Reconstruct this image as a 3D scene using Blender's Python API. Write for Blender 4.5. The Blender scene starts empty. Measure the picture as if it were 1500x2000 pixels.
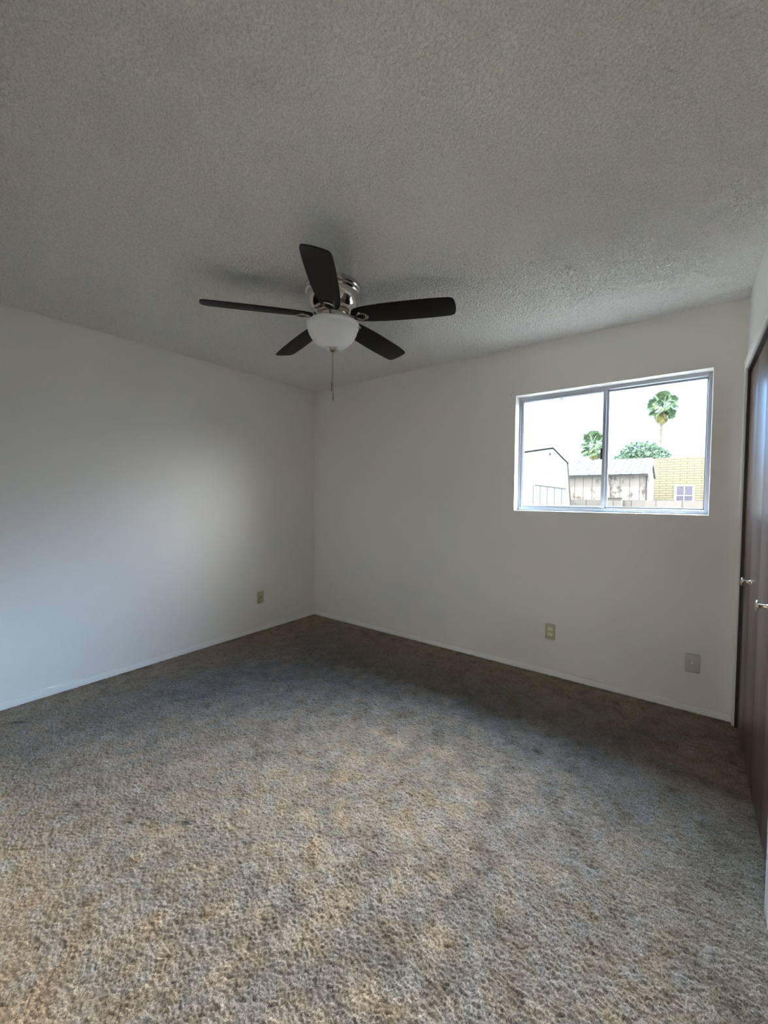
import bpy, bmesh, math, random
import numpy as np
from mathutils import Vector, Matrix

random.seed(7)
RNG = np.random.default_rng(11)
SC = bpy.context.scene
COL = SC.collection
PI = math.pi

# ------------------------------------------------------------------ camera
cam_d = bpy.data.cameras.new('camera')
cam = bpy.data.objects.new('camera', cam_d)
COL.objects.link(cam)
SC.camera = cam
YAW, PITCH, ROLL, FOC = 0.647909, -0.038283, 0.0057296, 790.6485
f = Vector((-math.sin(YAW) * math.cos(PITCH), math.cos(YAW) * math.cos(PITCH), math.sin(PITCH)))
r0 = Vector((math.cos(YAW), math.sin(YAW), 0))
u0 = r0.cross(f)
rr = r0 * math.cos(ROLL) + u0 * math.sin(ROLL)
uu = -r0 * math.sin(ROLL) + u0 * math.cos(ROLL)
M = Matrix((rr, uu, -f)).transposed().to_4x4()
M.translation = Vector((3.31011, -3.09568, 1.30716))
cam.matrix_world = M
cam_d.sensor_fit = 'VERTICAL'
cam_d.sensor_height = 24.0
cam_d.lens = FOC / 2000 * 24.0
cam_d.clip_start = 0.02
cam_d.clip_end = 400

# ------------------------------------------------------------------ world / sun / exposure
SKY = 3.25
SKY_FRONT = 1.9
SUN = 2.5
world = bpy.data.worlds.new('world')
SC.world = world
world.use_nodes = True
wt = world.node_tree
wt.nodes.clear()
w_out = wt.nodes.new('ShaderNodeOutputWorld')
w_bg = wt.nodes.new('ShaderNodeBackground')
w_tc = wt.nodes.new('ShaderNodeTexCoord')
w_sep = wt.nodes.new('ShaderNodeSeparateXYZ')
w_ramp = wt.nodes.new('ShaderNodeValToRGB')
wt.links.new(w_tc.outputs['Generated'], w_sep.inputs[0])
wt.links.new(w_ramp.outputs[0], w_bg.inputs[0])
wt.links.new(w_bg.outputs[0], w_out.inputs[0])
e = w_ramp.color_ramp.elements            # tint by angle from the glow: warm haze, then blue, then neutral
e[0].position, e[0].color = 0.0, (1.0, 0.97, 0.92, 1)
e[1].position, e[1].color = 1.0, (1.0, 0.98, 0.94, 1)
for p_, c_ in ((0.40, (0.92, 0.96, 1.0, 1)), (0.76, (0.30, 0.56, 1.0, 1)), (0.90, (0.42, 0.68, 1.0, 1)), (0.965, (0.98, 0.98, 0.96, 1))):
    q_ = e.new(p_)
    q_.color = c_
# added sky glow on the side the window faces, shaped to light the room
LOBE, LOBE_K, LOBE_EL, LOBE_AZ = 68.0, 7.0, 31.0, 14.0
el_, az_ = math.radians(LOBE_EL), math.radians(LOBE_AZ)


def wmath(op, a, b=None, clamp=False):
    nd = wt.nodes.new('ShaderNodeMath')
    nd.operation = op
    nd.use_clamp = clamp
    for i_, v_ in enumerate((a, b)):
        if v_ is None:
            continue
        if isinstance(v_, (int, float)):
            nd.inputs[i_].default_value = v_
        else:
            wt.links.new(v_, nd.inputs[i_])
    return nd.outputs[0]


w_dot = wt.nodes.new('ShaderNodeVectorMath')
w_dot.operation = 'DOT_PRODUCT'
wt.links.new(w_tc.outputs['Generated'], w_dot.inputs[0])
w_dot.inputs[1].default_value = (math.sin(az_) * math.cos(el_), math.cos(az_) * math.cos(el_), math.sin(el_))
w_sg = wmath('EXPONENT', wmath('MULTIPLY', wmath('SUBTRACT', w_dot.outputs['Value'], 1.0), LOBE_K))
wt.links.new(w_dot.outputs['Value'], w_ramp.inputs[0])
# glow cut off near the horizon, less to the right, to shape the room light
w_cut = wmath('MULTIPLY', wmath('SUBTRACT', 0.88, w_sep.outputs['X']), 2.2, True)
w_low = wmath('MULTIPLY', wmath('SUBTRACT', wmath('SUBTRACT', w_sep.outputs['Z'], 0.06), wmath('MULTIPLY', w_cut, 0.18)), 7.0, True)
w_side = wmath('MULTIPLY', w_sep.outputs['Y'], 8.0, True)
w_mask = wmath('MULTIPLY', wmath('MULTIPLY', w_sep.outputs['Y'], 4.0, True), w_low)
w_mul = wmath('MULTIPLY', wmath('MULTIPLY', w_sg, w_mask), LOBE)
# unseen white glow added low on the right to light the left wall
CLOUD, SIDE_FILL_K = 14.5, 42.0
fill_el, fill_az = math.radians(11.0), math.radians(66.0)
w_dot2 = wt.nodes.new('ShaderNodeVectorMath')
w_dot2.operation = 'DOT_PRODUCT'
wt.links.new(w_tc.outputs['Generated'], w_dot2.inputs[0])
w_dot2.inputs[1].default_value = (math.sin(fill_az) * math.cos(fill_el), math.cos(fill_az) * math.cos(fill_el), math.sin(fill_el))
w_fill = wmath('MULTIPLY', wmath('EXPONENT', wmath('MULTIPLY', wmath('SUBTRACT', w_dot2.outputs['Value'], 1.0), SIDE_FILL_K)), CLOUD)
w_bg2 = wt.nodes.new('ShaderNodeBackground')
w_bg2.inputs[0].default_value = (1.0, 0.98, 0.95, 1)
wt.links.new(wmath('MULTIPLY', w_fill, wmath('MULTIPLY', w_sep.outputs['Z'], 12.0, True)), w_bg2.inputs[1])
w_add = wt.nodes.new('ShaderNodeAddShader')
wt.links.new(w_bg.outputs[0], w_add.inputs[0])
wt.links.new(w_bg2.outputs[0], w_add.inputs[1])
wt.links.new(w_add.outputs[0], w_out.inputs[0])
wt.links.new(wmath('ADD', w_mul, wmath('SUBTRACT', SKY, wmath('MULTIPLY', w_side, SKY - SKY_FRONT))), w_bg.inputs[1])

sun_d = bpy.data.lights.new('sun', 'SUN')
sun_d.energy = SUN
sun_d.angle = math.radians(2.0)
sun_d.color = (1.0, 0.93, 0.82)
sun = bpy.data.objects.new('sun', sun_d)
COL.objects.link(sun)
sun.rotation_euler = (math.radians(38), 0, math.radians(-20))   # high, from behind the house

# dim fill lamp added in the unseen hall behind the viewpoint to lift shadows
hall_d = bpy.data.lights.new('hall_fill', 'AREA')
hall_d.shape = 'RECTANGLE'
hall_d.size, hall_d.size_y = 0.8, 1.9
hall_d.energy = 2.6
hall_d.color = (1.0, 0.95, 0.87)
hall = bpy.data.objects.new('hall_fill', hall_d)
COL.objects.link(hall)
hall.location = (3.06, -5.38, 1.1)
hall.rotation_euler = (math.radians(90), 0, 0)

vs = SC.view_settings
vs.view_transform = 'Standard'
vs.look = 'None'
vs.exposure = 1.56
vs.gamma = 1.0
vs.use_curve_mapping = False
SC.cycles.use_denoising = True
SC.cycles.max_bounces = 14
SC.cycles.diffuse_bounces = 8
SC.cycles.glossy_bounces = 5
SC.cycles.transparent_max_bounces = 12
SC.cycles.caustics_reflective = False
SC.cycles.caustics_refractive = False
SC.cycles.sample_clamp_indirect = 12.0


# ------------------------------------------------------------------ materials
def lin(c):
    return tuple(((x / 255) / 12.92 if x / 255 <= 0.04045 else ((x / 255 + 0.055) / 1.055) ** 2.4) for x in c)


class Mat:
    def __init__(s, name, color=(0.8, 0.8, 0.8), rough=0.5, metal=0.0, spec=0.5):
        s.m = bpy.data.materials.new(name)
        s.m.use_nodes = True
        s.nt = s.m.node_tree
        s.b = s.nt.nodes['Principled BSDF']
        s.b.inputs['Base Color'].default_value = (*color, 1)
        s.b.inputs['Roughness'].default_value = rough
        s.b.inputs['Metallic'].default_value = metal
        s.b.inputs['Specular IOR Level'].default_value = spec
        s.tc = None

    def n(s, t, **k):
        nd = s.nt.nodes.new(t)
        for a, v in k.items():
            setattr(nd, a, v)
        return nd

    def l(s, a, b):
        s.nt.links.new(a, b)

    def obj(s):
        if s.tc is None:
            s.tc = s.n('ShaderNodeTexCoord')
        return s.tc.outputs['Object']

    def mapped(s, scale=(1, 1, 1), rot=(0, 0, 0)):
        mp = s.n('ShaderNodeMapping')
        mp.inputs['Scale'].default_value = scale
        mp.inputs['Rotation'].default_value = rot
        s.l(s.obj(), mp.inputs[0])
        return mp.outputs[0]

    def noise(s, scale, detail=3, rough=0.55, vec=None, dist=0.0):
        nz = s.n('ShaderNodeTexNoise')
        nz.inputs['Scale'].default_value = scale
        nz.inputs['Detail'].default_value = detail
        nz.inputs['Roughness'].default_value = rough
        nz.inputs['Distortion'].default_value = dist
        s.l(vec if vec is not None else s.obj(), nz.inputs['Vector'])
        return nz.outputs['Fac']

    def ramp(s, fac, stops):
        rp = s.n('ShaderNodeValToRGB')
        el = rp.color_ramp.elements
        el[0].position, el[0].color = stops[0][0], (*stops[0][1], 1)
        el[1].position, el[1].color = stops[-1][0], (*stops[-1][1], 1)
        for p, c in stops[1:-1]:
            q = el.new(p)
            q.color = (*c, 1)
        s.l(fac, rp.inputs[0])
        return rp.outputs[0]

    def color(s, out):
        s.l(out, s.b.inputs['Base Color'])
        return s

    def bump(s, h, strength=0.3, dist=0.01):
        bp = s.n('ShaderNodeBump')
        bp.inputs['Strength'].default_value = strength
        bp.inputs['Distance'].default_value = dist
        s.l(h, bp.inputs['Height'])
        s.l(bp.outputs[0], s.b.inputs['Normal'])
        return s

    def xz(s):
        sp = s.n('ShaderNodeSeparateXYZ')
        cb = s.n('ShaderNodeCombineXYZ')
        s.l(s.obj(), sp.inputs[0])
        s.l(sp.outputs['X'], cb.inputs['X'])
        s.l(sp.outputs['Z'], cb.inputs['Y'])
        return cb.outputs[0]

    def brick(s, vec, w, h, mortar, c1, c2, cm, bias=0.0, offset=0.5):
        b = s.n('ShaderNodeTexBrick')
        b.offset = offset
        b.inputs['Color1'].default_value = (*c1, 1)
        b.inputs['Color2'].default_value = (*c2, 1)
        b.inputs['Mortar'].default_value = (*cm, 1)
        b.inputs['Scale'].default_value = 1.0
        b.inputs['Mortar Size'].default_value = mortar
        b.inputs['Mortar Smooth'].default_value = 0.1
        b.inputs['Bias'].default_value = bias
        b.inputs['Brick Width'].default_value = w
        b.inputs['Row Height'].default_value = h
        s.l(vec, b.inputs['Vector'])
        return b


MT = {}
WALLC = (0.83, 0.81, 0.765)
# painted drywall, satin, light orange peel
w = Mat('wall_paint', WALLC, 0.42, 0, 0.45)
w.bump(w.noise(95, 3, 0.5), 0.10, 0.004)
MT['wall'] = w.m
c = Mat('popcorn_ceiling', (0.86, 0.84, 0.785), 0.75, 0, 0.35)
c.bump(c.noise(260, 3, 0.6), 0.6, 0.005)
c.color(c.ramp(c.noise(170, 2, 0.65), [(0.30, (0.68, 0.66, 0.61)), (0.5, (0.85, 0.825, 0.77)), (0.7, (0.96, 0.935, 0.88))]))
MT['ceiling'] = c.m
t = Mat('white_trim_paint', (0.90, 0.895, 0.87), 0.35, 0, 0.5)
MT['trim'] = t.m
# carpet
k = Mat('shag_carpet', (0.3, 0.25, 0.2), 0.95, 0, 0.1)
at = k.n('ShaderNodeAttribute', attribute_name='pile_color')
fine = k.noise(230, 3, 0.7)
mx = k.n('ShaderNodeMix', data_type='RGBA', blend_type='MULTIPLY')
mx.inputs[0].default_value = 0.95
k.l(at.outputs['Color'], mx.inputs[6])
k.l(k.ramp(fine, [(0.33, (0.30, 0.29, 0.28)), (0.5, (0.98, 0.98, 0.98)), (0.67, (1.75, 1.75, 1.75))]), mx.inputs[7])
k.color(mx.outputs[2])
k.bump(k.noise(700, 2, 0.7), 0.6, 0.004)
k.b.inputs['Sheen Weight'].default_value = 0.25
k.b.inputs['Sheen Roughness'].default_value = 0.5
MT['carpet'] = k.m
# walnut closet doors
d = Mat('walnut_veneer', (0.1, 0.05, 0.03), 0.33, 0, 0.5)
g = d.noise(6, 5, 0.6, d.mapped((14, 14, 0.55)), 0.6)
g2 = d.noise(3, 2, 0.5, d.mapped((30, 30, 0.25)))
mxd = d.n('ShaderNodeMix', data_type='RGBA', blend_type='MULTIPLY')
mxd.inputs[0].default_value = 0.6
d.l(d.ramp(g, [(0.25, (0.06, 0.031, 0.021)), (0.55, (0.135, 0.075, 0.05)), (0.8, (0.195, 0.115, 0.08))]), mxd.inputs[6])
d.l(d.ramp(g2, [(0.3, (0.6, 0.55, 0.5)), (0.7, (1.15, 1.1, 1.05))]), mxd.inputs[7])
d.color(mxd.outputs[2])
MT['walnut'] = d.m
MT['walnut_dark'] = Mat('dark_jamb_wood', (0.035, 0.02, 0.015), 0.45).m
MT['closet_dark'] = Mat('closet_interior_paint', (0.25, 0.23, 0.2), 0.8).m
# metals
n = Mat('polished_nickel', (0.74, 0.69, 0.63), 0.11, 1.0)
MT['nickel'] = n.m
n = Mat('satin_nickel', (0.72, 0.67, 0.6), 0.28, 1.0)
MT['satin'] = n.m
MT['chain'] = Mat('dull_chain_metal', (0.40, 0.37, 0.33), 0.35, 1.0).m
MT['brass'] = Mat('brass_knob_metal', (0.86, 0.75, 0.58), 0.22, 1.0).m
al = Mat('mill_aluminium', (0.44, 0.47, 0.52), 0.42, 0.35)
al.bump(al.noise(40, 2, 0.5, al.mapped((1, 1, 20))), 0.05, 0.002)
MT['alu'] = al.m
MT['latch'] = Mat('black_latch', (0.035, 0.035, 0.045), 0.4).m
# fan blades, very dark espresso laminate
b = Mat('espresso_blade', (0.014, 0.0105, 0.009), 0.5, 0, 0.18)
gb = b.noise(8, 4, 0.6, b.mapped((1.5, 26, 26)), 0.3)
b.color(b.ramp(gb, [(0.3, (0.010, 0.0075, 0.0065)), (0.75, (0.022, 0.016, 0.013))]))
MT['blade'] = b.m
# frosted bowl
o = Mat('frosted_glass', (0.86, 0.86, 0.86), 0.35, 0, 0.5)
o.b.inputs['Transmission Weight'].default_value = 0.0
o.b.inputs['Subsurface Weight'].default_value = 0.25
o.b.inputs['Subsurface Radius'].default_value = (0.03, 0.03, 0.03)
MT['bowl'] = o.m
MT['beige'] = Mat('beige_plastic', lin((186, 178, 146)), 0.4).m
MT['ivory'] = Mat('ivory_plastic', lin((240, 234, 212)), 0.35).m
MT['greyplate'] = Mat('light_grey_plastic', lin((198, 195, 194)), 0.4).m
MT['slot'] = Mat('dark_slot', (0.02, 0.018, 0.015), 0.6).m
MT['nail'] = Mat('dark_nail', (0.06, 0.05, 0.045), 0.5).m
# window glass: thin clear pane
gm = bpy.data.materials.new('clear_pane')
gm.use_nodes = True
nt = gm.node_tree
nt.nodes.clear()
go = nt.nodes.new('ShaderNodeOutputMaterial')
gmix = nt.nodes.new('ShaderNodeMixShader')
gt = nt.nodes.new('ShaderNodeBsdfTransparent')
gt.inputs[0].default_value = (0.96, 0.97, 0.965, 1)
gg = nt.nodes.new('ShaderNodeBsdfGlossy')
gg.inputs['Roughness'].default_value = 0.02
gl = nt.nodes.new('ShaderNodeLayerWeight')
gl.inputs['Blend'].default_value = 0.5
gp = nt.nodes.new('ShaderNodeMath')
gp.operation = 'POWER'
gp.inputs[1].default_value = 5.0
gf = nt.nodes.new('ShaderNodeMath')
gf.operation = 'MULTIPLY_ADD'
gf.inputs[1].default_value = 0.9
gf.inputs[2].default_value = 0.035
nt.links.new(gl.outputs['Facing'], gp.inputs[0])
nt.links.new(gp.outputs[0], gf.inputs[0])
nt.links.new(gf.outputs[0], gmix.inputs[0])
nt.links.new(gt.outputs[0], gmix.inputs[1])
nt.links.new(gg.outputs[0], gmix.inputs[2])
nt.links.new(gmix.outputs[0], go.inputs[0])
MT['glass'] = gm

# ---- outdoors
q = Mat('dry_ground', (0.22, 0.18, 0.13), 0.95, 0, 0.1)
q.color(q.ramp(q.noise(1.3, 6, 0.65), [(0.3, (0.125, 0.117, 0.105)), (0.7, (0.175, 0.163, 0.147))]))
MT['ground'] = q.m
q = Mat('house_stucco', (0.5, 0.46, 0.4), 0.9, 0, 0.2)
q.bump(q.noise(60, 4), 0.3, 0.01)
MT['stucco'] = q.m
q = Mat('white_painted_siding', (0.42, 0.43, 0.42), 0.8, 0, 0.2)
q.color(q.ramp(q.noise(3, 4), [(0.3, (0.19, 0.195, 0.195)), (0.7, (0.23, 0.23, 0.225))]))
MT['shedwhite'] = q.m
q = Mat('pale_plank_door', (0.15, 0.17, 0.17), 0.8, 0, 0.2)
bk = q.brick(q.xz(), 0.125, 8.0, 0.006, (0.125, 0.142, 0.145), (0.14, 0.157, 0.16), (0.045, 0.052, 0.052), 0, 0)
q.color(bk.outputs['Color'])
MT['plankdoor'] = q.m
MT['darktrim'] = Mat('dark_metal_trim', (0.008, 0.009, 0.009), 0.6).m
MT['greentrim'] = Mat('grey_green_trim', (0.013, 0.017, 0.016), 0.6).m
q = Mat('weathered_white_boards', (0.2, 0.19, 0.18), 0.85, 0, 0.2)
bk = q.brick(q.xz(), 0.23, 9.0, 0.008, (0.200, 0.190, 0.178), (0.215, 0.205, 0.195), (0.08, 0.075, 0.072), 0, 0)
mm = q.n('ShaderNodeMix', data_type='RGBA', blend_type='MULTIPLY')
mm.inputs[0].default_value = 1.0
q.l(bk.outputs['Color'], mm.inputs[6])
q.l(q.ramp(q.noise(3.2, 7, 0.75, q.mapped((1.6, 1, 1.0))), [(0.37, (0.36, 0.36, 0.37)), (0.46, (1, 1, 1))]), mm.inputs[7])
q.color(mm.outputs[2])
MT['boards'] = q.m
q = Mat('grey_shingles', (0.15, 0.16, 0.16), 0.95, 0, 0.0)
bk = q.brick(q.obj(), 0.26, 0.17, 0.012, (0.082, 0.092, 0.090), (0.105, 0.117, 0.114), (0.034, 0.038, 0.038), 0.2, 0.5)
mm = q.n('ShaderNodeMix', data_type='RGBA', blend_type='MULTIPLY')
mm.inputs[0].default_value = 1.0
q.l(bk.outputs['Color'], mm.inputs[6])
q.l(q.ramp(q.noise(5.5, 6, 0.75, q.mapped((1, 2.4, 1))), [(0.38, (0.25, 0.27, 0.27)), (0.48, (1, 1, 1))]), mm.inputs[7])
q.color(mm.outputs[2])
MT['shingle'] = q.m
q = Mat('cream_slump_brick', (0.2, 0.19, 0.12), 0.85, 0, 0.2)
bk = q.brick(q.xz(), 0.36, 0.077, 0.009, (0.158, 0.152, 0.108), (0.168, 0.163, 0.118), (0.072, 0.068, 0.050), 0, 0.5)
q.color(bk.outputs['Color'])
MT['slump'] = q.m
q = Mat('grey_block', (0.12, 0.115, 0.105), 0.9, 0, 0.2)
bk = q.brick(q.xz(), 0.46, 0.26, 0.012, (0.115, 0.109, 0.103), (0.128, 0.123, 0.116), (0.065, 0.062, 0.058), 0, 0.5)
q.color(bk.outputs['Color'])
MT['block'] = q.m
MT['winwhite'] = Mat('white_window_frame', (0.5, 0.5, 0.5), 0.6).m
MT['winpane'] = Mat('violet_reflecting_pane', (0.045, 0.042, 0.085), 0.3).m


def foliage(name, c1, c2, scale):
    q = Mat(name, c1, 0.7, 0, 0.25)
    q.color(q.ramp(q.noise(scale, 3, 0.6), [(0.35, c1), (0.65, c2)]))
    return q.m


MT['palmleaf'] = foliage('palm_green', (0.062, 0.118, 0.066), (0.125, 0.185, 0.105), 1.2)
MT['palmskirt'] = foliage('dry_palm_skirt', (0.14, 0.145, 0.062), (0.20, 0.20, 0.09), 4)
MT['treeleaf'] = foliage('tree_green', (0.062, 0.118, 0.086), (0.125, 0.195, 0.145), 2.2)
MT['trunk'] = foliage('palm_trunk', (0.10, 0.092, 0.085), (0.14, 0.13, 0.12), 5)
MT['bark'] = foliage('bark', (0.06, 0.05, 0.04), (0.09, 0.075, 0.06), 5)


# ------------------------------------------------------------------ mesh helpers
class MB:
    def __init__(s):
        s.bm = bmesh.new()

    def box(s, a, b):
        vs_ = [s.bm.verts.new((x, y, z)) for x in (a[0], b[0]) for y in (a[1], b[1]) for z in (a[2], b[2])]
        for q in ((0, 1, 3, 2), (4, 6, 7, 5), (0, 4, 5, 1), (2, 3, 7, 6), (0, 2, 6, 4), (1, 5, 7, 3)):
            s.bm.faces.new([vs_[i] for i in q])
        return s

    def poly_y(s, pts, y0, y1):
        """profile (x, z) extruded from y0 to y1"""
        A = [s.bm.verts.new((x, y0, z)) for x, z in pts]
        B = [s.bm.verts.new((x, y1, z)) for x, z in pts]
        s.bm.faces.new(A)
        s.bm.faces.new(B[::-1])
        for i in range(len(pts)):
            j = (i + 1) % len(pts)
            s.bm.faces.new((A[j], A[i], B[i], B[j]))
        return s

    def poly_z(s, pts, z0, z1):
        A = [s.bm.verts.new((x, y, z0)) for x, y in pts]
        B = [s.bm.verts.new((x, y, z1)) for x, y in pts]
        s.bm.faces.new(A[::-1])
        s.bm.faces.new(B)
        for i in range(len(pts)):
            j = (i + 1) % len(pts)
            s.bm.faces.new((A[i], A[j], B[j], B[i]))
        return s

    def lathe(s, prof, seg=64, origin=(0, 0, 0), axis='z'):
        rings = []
        for r, z in prof:
            ring = []
            for i in range(seg):
                a = 2 * PI * i / seg
                x, y = r * math.cos(a), r * math.sin(a)
                if axis == 'z':
                    p = (x, y, z)
                elif axis == 'x':
                    p = (z, x, y)
                else:
                    p = (x, z, y)
                ring.append(s.bm.verts.new(Vector(p) + Vector(origin)))
            rings.append(ring)
        for A, B in zip(rings, rings[1:]):
            for i in range(seg):
                j = (i + 1) % seg
                s.bm.faces.new((A[i], A[j], B[j], B[i]))
        s.bm.faces.new(rings[0][::-1])
        s.bm.faces.new(rings[-1])
        return s

    def tube(s, pts, r, seg=10):
        pts = [Vector(p) for p in pts]
        rad = r if isinstance(r, (list, tuple)) else [r] * len(pts)
        rings = []
        for i, p in enumerate(pts):
            d = (pts[min(i + 1, len(pts) - 1)] - pts[max(i - 1, 0)]).normalized()
            a = d.orthogonal().normalized()
            b = d.cross(a)
            rings.append([s.bm.verts.new(p + (a * math.cos(2 * PI * k / seg) + b * math.sin(2 * PI * k / seg)) * rad[i])
                          for k in range(seg)])
        for A, B in zip(rings, rings[1:]):
            # align rings
            off = min(range(seg), key=lambda o: (A[0].co - B[o].co).length)
            for k in range(seg):
                j = (k + 1) % seg
                s.bm.faces.new((A[k], A[j], B[(j + off) % seg], B[(k + off) % seg]))
        s.bm.faces.new(rings[0][::-1])
        s.bm.faces.new(rings[-1])
        return s

    def build(s, name, mat, parent=None, smooth=False, bevel=0.0, loc=None, angle=40):
        bmesh.ops.recalc_face_normals(s.bm, faces=s.bm.faces[:])
        if bevel:
            ed = [e_ for e_ in s.bm.edges if len(e_.link_faces) == 2 and e_.calc_face_angle(0) > 0.6]
            bmesh.ops.bevel(s.bm, geom=ed, offset=bevel, segments=2, profile=0.6, affect='EDGES')
        me = bpy.data.meshes.new(name)
        s.bm.to_mesh(me)
        s.bm.free()
        me.materials.append(mat)
        if smooth:
            for p in me.polygons:
                p.use_smooth = True
            me.set_sharp_from_angle(angle=math.radians(angle))
        ob = bpy.data.objects.new(name, me)
        COL.objects.link(ob)
        if parent:
            ob.parent = parent
        if loc:
            ob.location = loc
        return ob


def tag(o, label=None, cat=None, group=None, kind=None):
    if label:
        o['label'] = label
    if cat:
        o['category'] = cat
    if group:
        o['group'] = group
    if kind:
        o['kind'] = kind
    return o


def empty(name, loc=(0, 0, 0), rz=0.0):
    o = bpy.data.objects.new(name, None)
    COL.objects.link(o)
    o.empty_display_size = 0.1
    o.location = loc
    o.rotation_euler = (0, 0, rz)
    return o


def struct(o, label, cat):
    return tag(o, label, cat, kind='structure')


def field(ny, nx, step, lo, hi, angle=None, stretch=1.0):
    """band limited noise field, wavelengths lo..hi metres"""
    a = RNG.standard_normal((ny, nx))
    F = np.fft.rfft2(a)
    ky = np.fft.fftfreq(ny, step)[:, None]
    kx = np.fft.rfftfreq(nx, step)[None, :]
    if angle is not None:
        c_, s_ = math.cos(angle), math.sin(angle)
        k1 = (kx * c_ + ky * s_) * stretch
        k2 = -kx * s_ + ky * c_
        kk = np.sqrt(k1 ** 2 + k2 ** 2)
    else:
        kk = np.sqrt(kx ** 2 + ky ** 2)
    W_ = np.exp(-(kk * lo) ** 2 * 0.7) * (1 - np.exp(-(kk * hi) ** 2 * 0.7))
    out = np.fft.irfft2(F * W_, s=(ny, nx))
    return out / out.std()


def grid_object(name, x0, x1, y0, y1, z, nx, ny, height, mat, flip=False, color=None):
    xs = np.linspace(x0, x1, nx)
    ys = np.linspace(y0, y1, ny)
    X, Y = np.meshgrid(xs, ys)
    co = np.stack([X, Y, z + height], axis=-1).reshape(-1, 3).astype(np.float32)
    i = np.arange(ny * nx).reshape(ny, nx)
    q = np.stack([i[:-1, :-1], i[:-1, 1:], i[1:, 1:], i[1:, :-1]], axis=-1).reshape(-1, 4)
    if flip:
        q = q[:, ::-1]
    me = bpy.data.meshes.new(name)
    me.vertices.add(len(co))
    me.vertices.foreach_set('co', co.ravel())
    me.loops.add(q.size)
    me.loops.foreach_set('vertex_index', q.ravel().astype(np.int32))
    me.polygons.add(len(q))
    me.polygons.foreach_set('loop_start', np.arange(0, q.size, 4, dtype=np.int32))
    me.polygons.foreach_set('use_smooth', np.ones(len(q), dtype=bool))
    me.update(calc_edges=True)
    if color is not None:
        at_ = me.color_attributes.new('pile_color', 'FLOAT_COLOR', 'POINT')
        cc = np.concatenate([color.reshape(-1, 3), np.ones((len(co), 1))], axis=1).astype(np.float32)
        at_.data.foreach_set('color', cc.ravel())
    me.materials.append(mat)
    o_ = bpy.data.objects.new(name, me)
    COL.objects.link(o_)
    return o_


# ------------------------------------------------------------------ room shell
W = 3.545          # right wall plane
H = 2.44
YB = -3.22         # wall behind the camera
WX0, WX1, WZ0, WZ1 = 2.2244, 3.3979, 1.2062, 2.0792     # window opening
T = 0.15

# carpet: real tufted relief with the worn, mottled pile colours
XF = W + 0.055      # the carpet runs under the closet doors
nx, ny, st = 901, 806, 0.0040
x_ = np.linspace(0, XF, nx)
y_ = np.linspace(YB, 0, ny)
X_, Y_ = np.meshgrid(x_, y_)
tuft = field(ny, nx, st, 0.0075, 0.020, 0.35, 0.7)
lump = field(ny, nx, st, 0.03, 0.10)
hgt = 0.0034 * np.tanh(tuft * 0.9) + 0.0011 * lump
edge = np.minimum.reduce([X_, XF - X_, -Y_, Y_ - YB])
hgt = hgt * np.clip(edge / 0.03, 0.15, 1) - 0.004
big = field(ny, nx, st, 0.22, 0.8)
blot = field(ny, nx, st, 0.10, 0.32)
mid = field(ny, nx, st, 0.05, 0.16, 0.5, 0.7)
sml = field(ny, nx, st, 0.020, 0.06)
hue = field(ny, nx, st, 0.12, 0.5)
# traffic wear: the middle of the room is greyed, the pile along the walls keeps its brown, lightened in place of missing light
wear_lift = np.clip((edge + 0.10 * hue + 0.05 * blot - 0.10) / 0.55, 0, 1)
wear_lift = wear_lift * wear_lift * (3 - 2 * wear_lift)
yarn = field(ny, nx, st, 0.004, 0.012)
val = (1.0 + 0.07 * big + 0.14 * blot + 0.085 * mid + 0.05 * sml) * np.clip(1 + 0.17 * yarn, 0.5, 1.6)
brown = np.clip(0.95 - 0.74 * wear_lift + 0.12 * hue - 0.09 * blot - 0.06 * mid, 0, 1)[..., None]
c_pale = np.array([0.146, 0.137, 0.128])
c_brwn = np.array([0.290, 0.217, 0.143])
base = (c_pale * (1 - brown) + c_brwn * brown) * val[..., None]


def stain(cx, cy, rx, ry, ang, k_):
    c_, s_ = math.cos(ang), math.sin(ang)
    u_ = ((X_ - cx) * c_ + (Y_ - cy) * s_) / rx
    v_ = (-(X_ - cx) * s_ + (Y_ - cy) * c_) / ry
    g_ = np.exp(-(u_ ** 2 + v_ ** 2))[..., None]
    return 1 - k_ * g_


base = base * stain(1.731, -2.317, 0.022, 0.015, 0.5, 0.92)
base = base * stain(1.275, -2.549, 0.024, 0.011, 0.4, 0.88)
base = base * stain(0.946, -1.784, 0.015, 0.012, 0.0, 0.88)
base = base * stain(0.262, -2.545, 0.055, 0.016, 0.75, 0.75)
base = base * stain(1.561, -2.569, 0.015, 0.011, 0.3, 0.8)
base = base * stain(2.728, -1.93, 0.13, 0.018, 1.30, 0.5)
base = base * stain(2.60, -2.20, 0.10, 0.03, 1.1, 0.25)
base = base * stain(2.30, -1.20, 0.25, 0.12, 0.2, 0.12)
# contact shade painted into the pile colour along the baseboards
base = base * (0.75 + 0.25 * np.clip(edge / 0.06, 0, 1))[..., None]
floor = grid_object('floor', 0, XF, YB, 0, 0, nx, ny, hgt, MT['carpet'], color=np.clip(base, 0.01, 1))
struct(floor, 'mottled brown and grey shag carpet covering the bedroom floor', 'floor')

# popcorn ceiling
nxc, nyc, sc_ = 887, 806, 0.0040
p1 = field(nyc, nxc, sc_, 0.0085, 0.020)
p2 = field(nyc, nxc, sc_, 0.02, 0.06)
hc = -0.0034 * np.clip(p1 + 0.3 * p2, -0.6, 2.2) - 0.001
ceil = grid_object('ceiling', 0, W, YB, 0, H + 0.004, nxc, nyc, hc, MT['ceiling'], flip=True)
struct(ceil, 'off white popcorn textured ceiling', 'ceiling')

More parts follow.
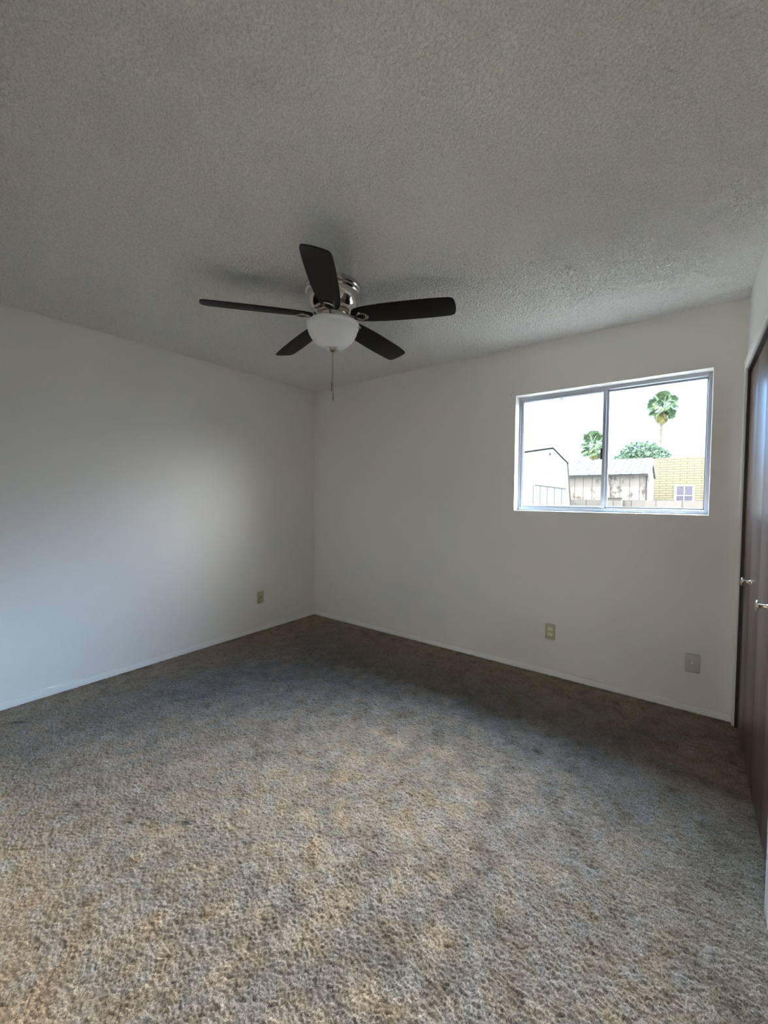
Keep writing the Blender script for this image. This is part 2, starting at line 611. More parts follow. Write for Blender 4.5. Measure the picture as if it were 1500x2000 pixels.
struct(MB().box((-T, YB - T, -0.05), (0, T, H + 0.02)).build('wall_left', MT['wall']),
       'off white satin wall on the left with one beige wall plate', 'wall')
m = MB()
m.box((0, 0, -0.05), (WX0, T, H + 0.02)).box((WX1, 0, -0.05), (W + 0.75, T, H + 0.02))
m.box((WX0, 0, -0.05), (WX1, T, WZ0)).box((WX0, 0, WZ1), (WX1, T, H + 0.02))
struct(m.build('wall_back', MT['wall']), 'off white wall with the sliding window', 'wall')
CY0, CY1, CZ = -0.057, -1.365, 2.030        # closet opening
m = MB()
m.box((W, CY0, -0.05), (W + 0.1, 0, H + 0.02))
m.box((W, CY1, CZ), (W + 0.1, CY0, H + 0.02))
m.box((W, YB - T, -0.05), (W + 0.1, CY1, H + 0.02))
struct(m.build('wall_right', MT['wall']), 'off white wall around the closet doors on the right', 'wall')
m = MB()
m.box((-T, YB - T, -0.05), (2.66, YB, H + 0.02)).box((3.46, YB - T, -0.05), (W + 0.1, YB, H + 0.02))
m.box((2.66, YB - T, 2.03), (3.46, YB, H + 0.02))
m.box((2.5, YB - 2.2, -0.05), (2.6, YB - T, H + 0.02)).box((3.52, YB - 2.2, -0.05), (W + 0.1, YB - T, H + 0.02))
m.box((2.5, YB - 2.3, -0.05), (W + 0.1, YB - 2.2, H + 0.02))
m.box((2.6, YB - 2.2, -0.05), (3.52, YB, -0.005)).box((2.6, YB - 2.2, H), (3.52, YB - T, H + 0.02))
struct(m.build('wall_front', MT['wall']),
       'off white wall behind the viewpoint', 'wall')
# closet box behind the doors
m = MB()
m.box((W + 0.70, CY1 - 0.1, -0.05), (W + 0.75, 0, H + 0.02))
m.box((W + 0.1, CY1 - 0.1, -0.05), (W + 0.70, CY1, H + 0.02))
m.box((W + 0.1, CY1, -0.05), (W + 0.70, 0, 0.0))
m.box((W + 0.1, CY1, H), (W + 0.70, 0, H + 0.02))
struct(m.build('wall_closet', MT['closet_dark']), 'dark closet interior behind the bifold doors', 'wall')
# roof and slab of the house
struct(MB().box((-0.9, YB - 2.9, H + 0.02), (W + 1.5, 0.75, H + 0.20)).build('roof_eave', MT['stucco']),
       'roof slab and eave over the bedroom', 'roof')
struct(MB().box((-T, YB - T, -0.30), (W + 0.75, T, -0.05)).build('foundation', MT['stucco']),
       'concrete slab under the bedroom', 'foundation')

# baseboards
BH, BT = 0.040, 0.012


def baseboard(name, a, b, label):
    mb = MB()
    mb.box(a, b)
    return struct(mb.build(name, MT['trim'], bevel=0.004, smooth=True), label, 'baseboard')


baseboard('baseboard_left', (0, YB, -0.01), (BT, 0, BH), 'low white baseboard along the left wall')
baseboard('baseboard_back', (BT, -BT, -0.01), (W - 0.012, 0, BH), 'low white baseboard under the window')
baseboard('baseboard_right', (W - BT, YB, -0.01), (W, CY1 - 0.058, BH), 'low white baseboard before the closet')

# closet casing
CX0 = W - 0.012
for nm, a, b, lab in (
        ('trim_1', (CX0, CY0, -0.01), (W, -0.001, CZ + 0.057), 'narrow white casing between window wall and closet'),
        ('trim_2', (CX0, CY1, CZ), (W, CY0, CZ + 0.057), 'white head casing above the closet doors'),
        ('trim_3', (CX0, CY1 - 0.057, -0.01), (W, CY1, CZ + 0.057), 'white casing at the near end of the closet')):
    struct(MB().box(a, b).build(nm, MT['trim'], bevel=0.003, smooth=True), lab, 'trim')
m = MB()
m.box((W, CY0 - 0.012, -0.01), (W + 0.1, CY0, CZ))
m.box((W, CY1, -0.01), (W + 0.1, CY1 + 0.012, CZ))
m.box((W, CY1 + 0.012, CZ - 0.012), (W + 0.1, CY0 - 0.012, CZ))
struct(m.build('trim_4', MT['walnut_dark']), 'dark wooden jamb lining inside the closet opening', 'trim')
struct(MB().box((W + 0.016, CY1 + 0.014, CZ - 0.03), (W + 0.04, CY0 - 0.014, CZ - 0.0125)).build('trim_5', MT['walnut_dark']),
       'dark track above the bifold doors', 'trim')

# bifold closet doors
DX = 3.557          # front face of the panels
DT = 0.030
ys = [CY0 - 0.018, -0.385, -0.711, -1.036, CY1 + 0.016]


def knob(parent, y, z):
    k_ = MB()
    prof = [(0.0005, -0.040), (0.010, -0.0400), (0.019, -0.0385), (0.0215, -0.036), (0.0215, -0.0335), (0.019, -0.031),
            (0.009, -0.029), (0.0075, -0.025), (0.0075, -0.007), (0.010, -0.004), (0.014, -0.003), (0.0145, 0.0), (0.0005, 0.0)]
    k_.lathe(prof, 28, (0, 0, 0), 'x')
    return k_.build('knob', MT['brass'], parent, smooth=True, loc=(DX, y, z))


for i, (ka, lab) in enumerate(((-0.455, 'walnut brown bifold closet door nearest the window wall'),
                               (-1.02, 'walnut brown bifold closet door at the right picture edge'))):
    root = empty('door_%d' % (i + 1), (0, 0, 0))
    struct(root, lab, 'door')
    for j in (0, 1):
        ya, yb = ys[2 * i + j], ys[2 * i + j + 1]
        p_ = MB().box((DX, yb + 0.0018, 0.012), (DX + DT, ya - 0.0018, CZ - 0.032)).build('panel', MT['walnut'], root, bevel=0.0015, smooth=True)
    kb = knob(root, ka, 0.90)
    kb['label'] = 'brass knob'

# ------------------------------------------------------------------ window
win = struct(empty('window_1', (WX0, 0.1, WZ0)), 'aluminium framed horizontal sliding window', 'window')


def frame_ring(x0, x1, z0, z1, y0, y1, l_, r_, b_, t_, org):
    mb = MB()
    ox, oy, oz = org
    mb.box((x0 - ox, y0 - oy, z0 - oz), (x0 + l_ - ox, y1 - oy, z1 - oz))
    mb.box((x1 - r_ - ox, y0 - oy, z0 - oz), (x1 - ox, y1 - oy, z1 - oz))
    mb.box((x0 + l_ - ox, y0 - oy, z0 - oz), (x1 - r_ - ox, y1 - oy, z0 + b_ - oz))
    mb.box((x0 + l_ - ox, y0 - oy, z1 - t_ - oz), (x1 - r_ - ox, y1 - oy, z1 - oz))
    return mb


WO = (WX0, 0.1, WZ0)
frame_ring(WX0, WX1, WZ0, WZ1, 0.088, 0.145, 0.016, 0.019, 0.026, 0.022, WO).build('window_frame', MT['alu'], win, bevel=0.0015, smooth=True)
# inner lip of the track
frame_ring(WX0 + 0.016, WX1 - 0.019, WZ0 + 0.026, WZ1 - 0.022, 0.128, 0.140, 0.010, 0.006, 0.012, 0.010, WO).build('track', MT['alu'], win)
sx0, sx1, sz0, sz1 = WX0 + 0.018, 2.826, WZ0 + 0.024, WZ1 - 0.022
sash = frame_ring(sx0, sx1, sz0, sz1, 0.095, 0.113, 0.016, 0.020, 0.016, 0.012, WO).build('sliding_sash', MT['alu'], win, bevel=0.001, smooth=True)
MB().box((sx0 + 0.014 - WX0, 0.0035, sz0 + 0.014 - WZ0), (sx1 - 0.018 - WX0, 0.0065, sz1 - 0.010 - WZ0)).build('pane', MT['glass'], sash)
MB().box((2.797 - WX0, -0.012, 1.575 - WZ0), (2.808 - WX0, -0.005, 1.655 - WZ0)).build('latch', MT['latch'], sash, bevel=0.002, smooth=True)['label'] = 'black latch'
MB().box((2.818 - WX0, 0.014, WZ0 + 0.024 - WZ0), (2.842 - WX0, 0.034, WZ1 - 0.020 - WZ0)).build('meeting_stile', MT['alu'], win, bevel=0.001, smooth=True)
MB().box((2.840 - WX0, 0.026, 0.030), (WX1 - 0.022 - WX0, 0.029, WZ1 - WZ0 - 0.026)).build('pane', MT['glass'], win)

# ------------------------------------------------------------------ wall plates


def plate_body(w_, h_, t_):
    mb = MB()
    mb.box((-w_ / 2, -t_, -h_ / 2), (w_ / 2, 0, h_ / 2))
    return mb


root = empty('wall_jack', (0.0, -0.705, 0.3225), PI / 2)
tag(root, 'beige wall plate with one round jack on the left wall', 'wall plate')
plate_body(0.070, 0.1143, 0.006).build('plate', MT['beige'], root, bevel=0.003, smooth=True)
MB().lathe([(0.0005, -0.0095), (0.0045, -0.0095), (0.005, -0.005), (0.0005, -0.005)], 16, axis='y').build('jack', MT['slot'], root, smooth=True)
for zz in (-0.042, 0.042):
    MB().lathe([(0.0005, -0.0072), (0.0028, -0.0068), (0.003, -0.005), (0.0005, -0.005)], 12, (0, 0, zz), 'y').build('screw', MT['beige'], root, smooth=True)

root = empty('electrical_outlet', (2.512, 0.0, 0.320))
tag(root, 'beige duplex outlet with two ivory sockets under the window', 'outlet')
plate_body(0.070, 0.1143, 0.006).build('plate', MT['beige'], root, bevel=0.003, smooth=True)
MB().lathe([(0.0005, -0.0072), (0.0028, -0.0068), (0.003, -0.005), (0.0005, -0.005)], 12, axis='y').build('screw', MT['beige'], root, smooth=True)
for zz in (-0.0195, 0.0195):
    s_ = MB()
    pts = []
    for k_ in range(32):
        a_ = 2 * PI * k_ / 32
        pts.append((0.0172 * math.cos(a_), max(-0.0125, min(0.0125, 0.0172 * math.sin(a_))) + zz))
    s_.poly_y(pts, -0.0078, -0.004)
    so = s_.build('socket', MT['ivory'], root, smooth=True)
    sl = MB()
    sl.box((-0.0082, -0.0081, zz - 0.001), (-0.0054, -0.0075, zz + 0.0075))
    sl.box((0.0054, -0.0081, zz - 0.001), (0.0082, -0.0075, zz + 0.0065))
    sl.lathe([(0.0005, -0.0081), (0.003, -0.0081), (0.003, -0.0075), (0.0005, -0.0075)], 12, (0, 0, zz - 0.0075), 'y')
    sl.build('slot', MT['slot'], so)

root = empty('cable_wall_plate', (3.347, 0.0, 0.2975))
tag(root, 'light grey cable plate with centre connector near the closet', 'wall plate')
plate_body(0.072, 0.1163, 0.008).build('plate', MT['greyplate'], root, bevel=0.006, smooth=True)
MB().lathe([(0.0005, -0.023), (0.0048, -0.023), (0.0050, -0.011), (0.0085, -0.0108), (0.0085, -0.007), (0.0005, -0.007)], 16, axis='y').build('connector', MT['satin'], root, smooth=True)
for zz in (-0.042, 0.042):
    MB().lathe([(0.0005, -0.0072), (0.0028, -0.0068), (0.003, -0.005), (0.0005, -0.005)], 12, (0, 0, zz), 'y').build('screw', MT['greyplate'], root, smooth=True)

for (x__, z__, lab) in ((2.186, 2.095, 'small dark nail left of the window corner, lower of two'),
                        (2.201, 2.112, 'small dark nail above the window corner, upper of two')):
    nl = MB().lathe([(0.0005, -0.003), (0.0032, -0.0025), (0.0034, 0.001), (0.0005, 0.001)], 10, axis='y').build('nail', MT['nail'], smooth=True, loc=(x__, 0, z__))
    tag(nl, lab, 'nail', 'nails beside the window')

# ------------------------------------------------------------------ ceiling fan
FX, FY = 1.734, -1.484
fan = tag(empty('ceiling_fan', (FX, FY, H)), 'dark five blade hugger ceiling fan with nickel body and frosted bowl light', 'ceiling fan')
Z = lambda z: z - H
prof = [(0.0005, 0.004), (0.143, 0.004), (0.147, 0.0), (0.149, Z(2.433)), (0.149, Z(2.420)), (0.144, Z(2.416)), (0.144, Z(2.412)), (0.147, Z(2.409)),
        (0.147, Z(2.402)), (0.141, Z(2.398)), (0.139, Z(2.396)), (0.1385, Z(2.385)), (0.135, Z(2.365)), (0.127, Z(2.345)),
        (0.116, Z(2.328)), (0.106, Z(2.320)), (0.102, Z(2.318)), (0.102, Z(2.313)), (0.105, Z(2.309)), (0.104, Z(2.303)), (0.096, Z(2.299)),
        (0.090, Z(2.297)), (0.090, Z(2.290)), (0.080, Z(2.286)), (0.076, Z(2.284)), (0.076, Z(2.276)), (0.0005, Z(2.276))]
MB().lathe(prof, 96).build('motor_housing', MT['nickel'], fan, smooth=True, angle=25)
MB().lathe([(0.0005, Z(2.2755)), (0.082, Z(2.2755)), (0.086, Z(2.272)), (0.086, Z(2.262)), (0.082, Z(2.259)), (0.0005, Z(2.259))], 64).build('flywheel', MT['satin'], fan, smooth=True)
MB().lathe([(0.0005, Z(2.2585)), (0.070, Z(2.2585)), (0.072, Z(2.250)), (0.118, Z(2.242)), (0.1285, Z(2.239)), (0.1285, Z(2.231)), (0.0005, Z(2.231))], 64).build('light_fitter', MT['nickel'], fan, smooth=True)
bowl = [(0.0005, Z(2.2302)), (0.129, Z(2.2302)), (0.1370, Z(2.237)), (0.1425, Z(2.236)), (0.1440, Z(2.231)), (0.1430, Z(2.226)), (0.1385, Z(2.221)), (0.1365, Z(2.214)),
        (0.1335, Z(2.200)), (0.1275, Z(2.184)), (0.1180, Z(2.167)), (0.106, Z(2.151)), (0.092, Z(2.137)), (0.076, Z(2.1255)), (0.057, Z(2.1165)),
        (0.038, Z(2.1115)), (0.020, Z(2.110)), (0.0005, Z(2.1095))]
MB().lathe(bowl, 96).build('glass_bowl', MT['bowl'], fan, smooth=True)['label'] = 'white frosted glass bowl'
MB().lathe([(0.0005, Z(2.1118)), (0.032, Z(2.1118)), (0.0335, Z(2.105)), (0.029, Z(2.099)), (0.023, Z(2.0965)), (0.023, Z(2.094)), (0.014, Z(2.089)),
            (0.006, Z(2.086)), (0.0055, Z(2.080)), (0.0005, Z(2.079))], 32).build('finial', MT['nickel'], fan, smooth=True)
# set screw at the bowl rim, camera right side
a_ = YAW - 0.12
ts = MB().lathe([(0.0005, 0.138), (0.0035, 0.138), (0.0035, 0.147), (0.0055, 0.1475), (0.0055, 0.154), (0.0005, 0.154)], 14, axis='x').build('thumb_screw', MT['nickel'], fan, smooth=True)
ts.location = (0, 0, Z(2.216))
ts.rotation_euler = (0, 0, a_)

# blades
TH0 = 4.12448
DROOP = math.radians(2.3)
ZB = 2.2536 + 0.66 * math.tan(DROOP)
bl_prof = [(0.108, 0.000), (0.110, 0.018), (0.118, 0.034), (0.135, 0.046), (0.165, 0.0545), (0.21, 0.0610), (0.28, 0.0665), (0.36, 0.0695),
           (0.45, 0.0705), (0.53, 0.0700), (0.59, 0.0680), (0.632, 0.0650), (0.648, 0.0600), (0.656, 0.0510)]


def blade_mesh():
    up = [(r, w_) for r, w_ in bl_prof]
    tip = [(0.661, 0.030), (0.6635, 0.0), (0.661, -0.030)]
    dn = [(r, -w_) for r, w_ in reversed(bl_prof[1:])]
    pts = up + tip + dn
    return pts


bl0 = None
iron0 = None
for i in range(5):
    ang = TH0 + i * 2 * PI / 5
    if bl0 is None:
        bo = MB().poly_z(blade_mesh(), -0.003, 0.003).build('blade', MT['blade'], fan, bevel=0.0012, smooth=True)
        bl0 = bo
        # blade iron: arm + open teardrop loop under the blade root
        im = MB()
        outer, inner = [], []
        for k_ in range(40):
            a2 = 2 * PI * k_ / 40
            cx_, sy_ = math.cos(a2), math.sin(a2)
            rx_ = 0.160 + 0.040 * cx_
            wy = 0.034 * sy_ * (1.0 if cx_ > 0 else 1.0 - 0.55 * (-cx_))
            outer.append((rx_ + (0.006 if cx_ > 0.6 else 0), wy))
            inner.append((0.163 + 0.025 * cx_, 0.55 * wy))
        n_ = len(outer)
        bm_ = im.bm
        zt, zb, zm = -0.0035, -0.0125, -0.0145
        VO = [[bm_.verts.new((x, y, z)) for x, y in outer] for z in (zt, zb)]
        VI = [[bm_.verts.new((x, y, z)) for x, y in inner] for z in (zt, zb)]
        VM = [bm_.verts.new(((a[0] + b2[0]) / 2, (a[1] + b2[1]) / 2, zm)) for a, b2 in zip(outer, inner)]
        for k_ in range(n_):
            j_ = (k_ + 1) % n_
            bm_.faces.new((VO[0][k_], VO[0][j_], VO[1][j_], VO[1][k_]))
            bm_.faces.new((VO[1][k_], VO[1][j_], VM[j_], VM[k_]))
            bm_.faces.new((VM[k_], VM[j_], VI[1][j_], VI[1][k_]))
            bm_.faces.new((VI[1][k_], VI[1][j_], VI[0][j_], VI[0][k_]))
            bm_.faces.new((VI[0][k_], VI[0][j_], VO[0][j_], VO[0][k_]))
        im.tube([(0.070, 0, -0.013), (0.088, 0, -0.013), (0.102, 0, -0.0125), (0.114, 0, -0.011), (0.127, 0, -0.009)],
                [0.0065, 0.0065, 0.0065, 0.0065, 0.006], 12)
        io = im.build('blade_iron', MT['nickel'], bo, smooth=True)
        iron0 = io
        bo.location = (0, 0, ZB - H)
        bo.rotation_euler = (math.radians(-13), DROOP, ang)
        io['label'] = 'polished nickel blade bracket'
    else:
        bo = bl0.copy()
        COL.objects.link(bo)
        bo.parent = fan
        bo.location = (0, 0, ZB - H)
        bo.rotation_euler = (math.radians(-13), DROOP, ang)
        io = iron0.copy()
        COL.objects.link(io)
        io.parent = bo
# pull chains
for dx_, dy_, zend, L in ((-0.0042, -0.0032, 1.880, 0.050), (0.0022, 0.0016, 1.829, 0.048)):
    cm = MB()
    ztop = 2.082
    zf = zend + L
    cm.tube([(dx_ * 0.4, dy_ * 0.4, Z(ztop)), (dx_, dy_, Z(zf))], 0.0011, 6)
    zz = ztop - 0.003
    while zz > zf:
        tt = (ztop - zz) / (ztop - zf)
        q_ = bmesh.ops.create_icosphere(cm.bm, subdivisions=1, radius=0.0018, matrix=Matrix.Translation(
            (dx_ * (0.4 + 0.6 * tt), dy_ * (0.4 + 0.6 * tt), Z(zz))))
        zz -= 0.0042
    ch = cm.build('pull_chain', MT['chain'], fan, smooth=True)
    fb = MB().lathe([(0.0003, Z(zf + 0.002)), (0.0022, Z(zf)), (0.0036, Z(zf - 0.006)), (0.0040, Z(zf - 0.020)), (0.0036, Z(zend + 0.016)),
                     (0.0036, Z(zend + 0.014)), (0.0046, Z(zend + 0.010)), (0.0046, Z(zend + 0.003)), (0.0030, Z(zend)), (0.0003, Z(zend))], 16,
                    (dx_, dy_, 0)).build('fob', MT['chain'], ch, smooth=True)

# ------------------------------------------------------------------ outdoors
GZ = -0.30
struct(MB().box((-60, T, GZ - 0.3), (70, 90, GZ)).build('ground', MT['ground']), 'dry tan ground of the back yard', 'ground')

# gambrel shed, left
sh = tag(empty('garden_shed', (1.5, 5.0, GZ), math.radians(15)),
         'white gambrel garden shed with dark trimmed roof edge at the left pane', 'shed')
D_ = 1.9
zz_ = lambda z: z - GZ
prof = [(-2.55, 0.0), (-2.50, zz_(1.80)), (-2.25, zz_(2.02)), (-0.839, zz_(2.160)), (-0.292, zz_(2.222)), (-0.036, zz_(1.935)), (0.033, zz_(1.134)), (0.06, 0.0)]
MB().poly_y(prof, 0, D_).build('body', MT['shedwhite'], sh)
m = MB()
rf = [(-2.54, zz_(1.79)), (-2.27, zz_(2.03)), (-0.839, zz_(2.172)), (-0.290, zz_(2.236)), (-0.018, zz_(1.932))]
for (xa, za), (xb, zb) in zip(rf, rf[1:]):
    m.poly_y([(xa, za), (xb, zb), (xb, zb + 0.014), (xa, za + 0.014)], -0.06, D_ + 0.05)
m.build('roof', MT['greentrim'], sh)
m = MB()
m.poly_y([(-0.046, zz_(1.942)), (-0.022, zz_(1.942)), (0.046, zz_(1.134)), (0.072, 0.0), (0.048, 0.0), (0.022, zz_(1.134))], -0.022, 0.02)
m.build('corner_trim', MT['greentrim'], sh)
m = MB()
m.poly_y([(-0.725, 0.1), (-0.725, zz_(1.556)), (-0.056, zz_(1.466)), (-0.056, 0.1)], -0.03, 0.0)
dr = m.build('door', MT['plankdoor'], sh)
m = MB()
m.poly_y([(-0.60, zz_(1.538)), (-0.60, zz_(1.549)), (-0.052, zz_(1.475)), (-0.052, zz_(1.464))], -0.045, -0.01)
m.build('head_strip', MT['darktrim'], dr)
MB().box((-0.345, -0.007, zz_(1.52)), (-0.341, 0.0, zz_(1.80))).build('seam_strip', MT['greentrim'], sh)
MB().box((-0.358, -0.02, zz_(2.10)), (-0.328, 0.0, zz_(2.145))).build('vent', MT['greentrim'], sh)

def loc3(p):
    return (p[0] - o_[0], p[1] - o_[1], p[2] - o_[2])


# plank shed with shingle roof, middle
o_ = (0.6, 10.5, GZ)
ps = tag(empty('plank_shed', o_), 'weathered white plank shed with grey shingle roof behind the block wall', 'shed')
MB().box(loc3((-1.0, 9.7, GZ)), loc3((2.37, 12.3, 1.93))).build('wall', MT['boards'], ps)
# gable triangle + roof slabs
m = MB()
bm_ = m.bm
m2 = []
xs0, xs1 = -1.2, 2.40
za, zr, ya, yr, yb2 = 1.945, 2.475, 9.5, 11.0, 12.5
slope_vec = Vector((0, yr - ya, zr - za))
ln = slope_vec.length
rs = MB().box((xs0 - 0.6, 0, -0.03), (xs1 - 0.6, ln, 0.0)).build('roof', MT['shingle'], ps)
rs.location = loc3((0.6, ya, za))
rs.rotation_euler = (math.atan2(zr - za, yr - ya), 0, 0)
rs2 = MB().box((xs0 - 0.6, 0, -0.03), (xs1 - 0.6, ln, 0.0)).build('roof', MT['shingle'], ps)
rs2.location = loc3((0.6, yb2, za))
rs2.rotation_euler = (math.atan2(zr - za, yr - ya), 0, PI)
rs2.location.x += (xs0 + xs1) - 1.2
m = MB()
for xx in (2.36,):
    A = [m.bm.verts.new(loc3(q_)) for q_ in ((xx, 9.7, 1.90), (xx, 12.3, 1.90), (xx, 11.0, 2.44))]
    B = [m.bm.verts.new(loc3(q_)) for q_ in ((xx - 3.3, 9.7, 1.90), (xx - 3.3, 12.3, 1.90), (xx - 3.3, 11.0, 2.44))]
    m.bm.faces.new(A)
    m.bm.faces.new(B[::-1])
    for k_ in range(3):
        m.bm.faces.new((A[k_], A[(k_ + 1) % 3], B[(k_ + 1) % 3], B[k_]))
m.build('gable', MT['boards'], ps)
MB().box(loc3((-1.2, 9.485, 1.895)), loc3((2.36, 9.51, 1.925))).build('fascia', MT['darktrim'], ps)
MB().box(loc3((2.35, 9.68, GZ)), loc3((2.385, 9.72, 1.89))).build('corner_board', MT['greentrim'], ps)
m = MB()
A = [loc3(q_) for q_ in ((2.405, 9.5, 1.90), (2.405, 11.0, 2.44), (2.405, 11.0, 2.30), (2.405, 9.5, 1.70))]
B = [(a[0] + 0.02, a[1], a[2]) for a in A]
VA = [m.bm.verts.new(a) for a in A]
VB = [m.bm.verts.new(b_) for b_ in B]
m.bm.faces.new(VA)
m.bm.faces.new(VB[::-1])
for k_ in range(4):
    m.bm.faces.new((VA[k_], VA[(k_ + 1) % 4], VB[(k_ + 1) % 4], VB[k_]))
m.build('barge_board', MT['greentrim'], ps)

# brick house, right
o_ = (5.0, 15.0, GZ)
hb = tag(empty('brick_house', o_), 'cream yellow brick house with a white framed window beyond the wall', 'house')
MB().box(loc3((2.262, 13.0, GZ)), loc3((8.5, 17.0, 2.595))).build('wall', MT['slump'], hb)
MB().box(loc3((2.262, 12.995, 2.585)), loc3((8.5, 17.0, 2.605))).build('coping', MT['slump'], hb)
fr = MB()
wx0, wx1, wz0, wz1 = 2.885, 3.405, 1.02, 1.727
for a, b_ in (((wx0, 12.96, wz0), (wx0 + 0.055, 13.0, wz1)), ((wx1 - 0.055, 12.96, wz0), (wx1, 13.0, wz1)),
              ((wx0 + .055, 12.96, wz1 - 0.04), (wx1 - .055, 13.0, wz1)), ((wx0 + .055, 12.96, wz0), (wx1 - .055, 13.0, wz0 + 0.05)),
              ((3.128, 12.965, wz0 + .05), (3.150, 12.995, wz1 - .04)), ((wx0 + .055, 12.966, 1.382), (wx1 - .055, 12.994, 1.404))):
    fr.box(loc3(a), loc3(b_))
fw = fr.build('window', MT['winwhite'], hb)
MB().box(loc3((wx0 + 0.05, 12.985, wz0 + 0.05)), loc3((wx1 - 0.05, 12.998, wz1 - 0.03))).build('pane', MT['winpane'], fw)
MB().box(loc3((2.272, 12.97, 0.9)), loc3((2.30, 12.999, 1.95))).build('downpipe', MT['winwhite'], hb)

# block wall along the yard
bw = tag(MB().box((-8 - 1, 0, 0), (9, 0.2, 1.256 - GZ)).build('block_wall', MT['block'], loc=(0.87, 7.5, GZ)),
         'low grey concrete block wall across the yard', 'wall')
pl = tag(empty('block_pillar', (1.93, 7.36, GZ)), 'short grey block pillar standing in front of the yard wall', 'pillar')
MB().box((-0.155, -0.13, 0), (0.155, 0.13, 1.285 - GZ)).build('shaft', MT['block'], pl)
MB().box((-0.170, -0.138, 1.285 - GZ), (0.170, 0.138, 1.312 - GZ)).build('cap', MT['greentrim'], pl)


# fan palms
def frond(bm_, base, direc, up, L, petiole, nseg=15, droop=0.25, spread=1.9):
    d_ = direc.normalized()
    side = d_.cross(up).normalized()
    side = Matrix.Rotation(random.uniform(-1.2, 1.2), 3, d_) @ side
    nrm = side.cross(d_).normalized()
    tip = base + d_ * petiole
    wv = side * 0.03
    q_ = [bm_.verts.new(v) for v in (base - wv, base + wv, tip + wv, tip - wv)]
    bm_.faces.new(q_)
    for k_ in range(nseg):
        a2 = (k_ / (nseg - 1) - 0.5) * spread
        dd = (d_ * math.cos(a2) + side * math.sin(a2)).normalized()
        ll = L * (0.72 + 0.28 * math.cos(a2)) * random.uniform(0.9, 1.08)
        ss = dd.cross(nrm).normalized()
        p0 = tip
        p1 = tip + dd * ll * 0.55 + nrm * 0.04 * L
        p2 = tip + dd * ll - Vector((0, 0, 1)) * droop * L * random.uniform(0.7, 1.3)
        ww = L * 0.095
        va = bm_.verts.new(p0)
        vb = bm_.verts.new(p1 + ss * ww)
        vc = bm_.verts.new(p1 - ss * ww)
        vd = bm_.verts.new(p2)
        vm = bm_.verts.new(p1 + nrm * ww * 0.5)
        bm_.faces.new((va, vb, vm))
        bm_.faces.new((va, vm, vc))
        bm_.faces.new((vb, vd, vm))
        bm_.faces.new((vm, vd, vc))


def palm(loc, trunk_h, lean, r, crown_r, n_fr, label, skirt_h, seed):
    random.seed(seed)
    root_ = tag(empty('palm_tree', loc), label, 'palm tree', 'fan palms behind the sheds')
    top = Vector((lean, 0, trunk_h))
    MB().tube([(0, 0, 0), (lean * 0.3, 0, trunk_h * 0.4), (lean * 0.7, 0, trunk_h * 0.75), top], [r * 1.25, r, r * 0.95, r * 0.9], 12).build('trunk', MT['trunk'], root_, smooth=True)
    cb = MB()
    for k_ in range(n_fr):
        az = k_ * 2.39996 + random.uniform(-0.2, 0.2)
        t_ = (k_ + 0.5) / n_fr
        el = math.radians(82 - 128 * t_ + random.uniform(-8, 8))
        dv = Vector((math.cos(az) * math.cos(el), math.sin(az) * math.cos(el), math.sin(el)))
        upv = Vector((0, 0, 1)) if abs(dv.z) < 0.95 else Vector((math.cos(az), math.sin(az), 0))
        frond(cb.bm, top + Vector((0, 0, 0.1 + crown_r * 0.2 * (1 - t_))), dv, upv, crown_r * 0.50, crown_r * random.uniform(0.40, 0.56), 15, 0.22)
    cb.build('crown', MT['palmleaf'], root_)
    sk = MB()
    for k_ in range(46):
        az = random.uniform(0, 2 * PI)
        t_ = random.random()
        el = math.radians(-58 - 26 * random.random())
        dv = Vector((math.cos(az) * math.cos(el), math.sin(az) * math.cos(el), math.sin(el)))
        frond(sk.bm, top + Vector((0, 0, 0.1 - t_ * skirt_h * 0.45)), dv, Vector((0, 0, 1)), skirt_h * 0.42, skirt_h * 0.22, 7, 0.1, 1.0)
    sk.build('dead_frond_skirt', MT['palmskirt'], root_)
    return root_


palm((1.22, 36, GZ), 8.40 - GZ, 0.10, 0.105, 1.22, 64, 'tall thin trunked fan palm in the right window pane', 1.35, 3)
palm((-2.46, 30, GZ), 4.95 - GZ, 0.0, 0.16, 1.10, 60, 'shorter fan palm rising behind the plank shed roof', 0.95, 5)

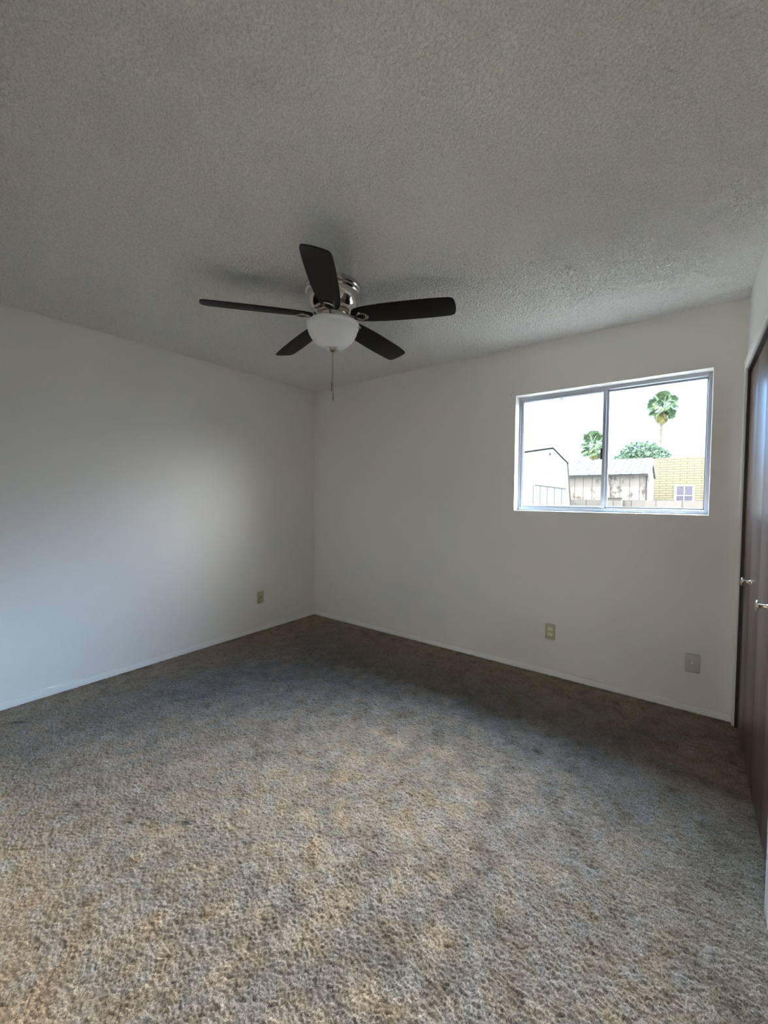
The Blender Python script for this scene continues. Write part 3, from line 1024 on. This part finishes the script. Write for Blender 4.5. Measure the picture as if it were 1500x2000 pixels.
# leafy tree
random.seed(12)
tr = tag(empty('leafy_tree', (0.95, 24, GZ)), 'round bushy green tree between the two palms', 'tree')
MB().tube([(0, 0, 0), (0.03, 0, 1.6), (0.0, 0, 3.2 - GZ)], [0.2, 0.16, 0.08], 10).build('trunk', MT['bark'], tr, smooth=True)
lm = MB()
blobs = [((0.05, 0, 3.55), (1.15, 1.1, 1.0)), ((-0.75, 0.1, 3.25), (0.75, 0.8, 0.62)), ((0.75, 0, 3.40), (0.72, 0.8, 0.72)), ((1.05, -0.2, 3.2), (0.42, 0.5, 0.42)),
         ((-1.15, -0.2, 3.15), (0.42, 0.5, 0.36)), ((0.1, -0.6, 3.3), (1.2, 0.6, 0.7)), ((0.0, 0.0, 3.0), (1.3, 0.9, 0.6))]
for (bc, br) in blobs:
    n_l = int(1500 * br[0])
    for _ in range(n_l):
        v = Vector((random.gauss(0, 1), random.gauss(0, 1), random.gauss(0, 1))).normalized() * (random.uniform(0.55, 1.0) ** 0.5)
        p_ = Vector((bc[0] + v.x * br[0], bc[1] + v.y * br[1], bc[2] - GZ + v.z * br[2]))
        n1 = Vector((random.gauss(0, 1), random.gauss(0, 1), random.gauss(0, 1))).normalized()
        a1 = n1.orthogonal().normalized() * random.uniform(0.07, 0.12)
        b1 = n1.cross(a1).normalized() * random.uniform(0.05, 0.08)
        lm.bm.faces.new([lm.bm.verts.new(x) for x in (p_ - a1, p_ + b1, p_ + a1, p_ - b1)])
lm.build('foliage', MT['treeleaf'], tr)

# sprig hanging at the window head outside
random.seed(4)
sp = tag(empty('leaf_sprig', (2.41, 0.62, 2.46)), 'small green leaf sprig dangling at the top of the left pane', 'leaf')
MB().tube([(0, 0, 0), (0.004, 0, -0.15), (0, 0, -0.31)], 0.0012, 6).build('stem', MT['bark'], sp, smooth=True)
lf = MB()
for k_ in range(5):
    c0 = Vector((random.uniform(-0.012, 0.016), random.uniform(-0.01, 0.01), -0.300 + random.uniform(-0.012, 0.004)))
    a1 = Vector((random.choice((-1, 1)) * 0.016, random.uniform(-0.01, 0.01), -0.004))
    b1 = Vector((0, 0.006, 0.006))
    lf.bm.faces.new([lf.bm.verts.new(x) for x in (c0 - a1, c0 + b1, c0 + a1, c0 - b1)])
lf.build('leaves', MT['palmleaf'], sp)
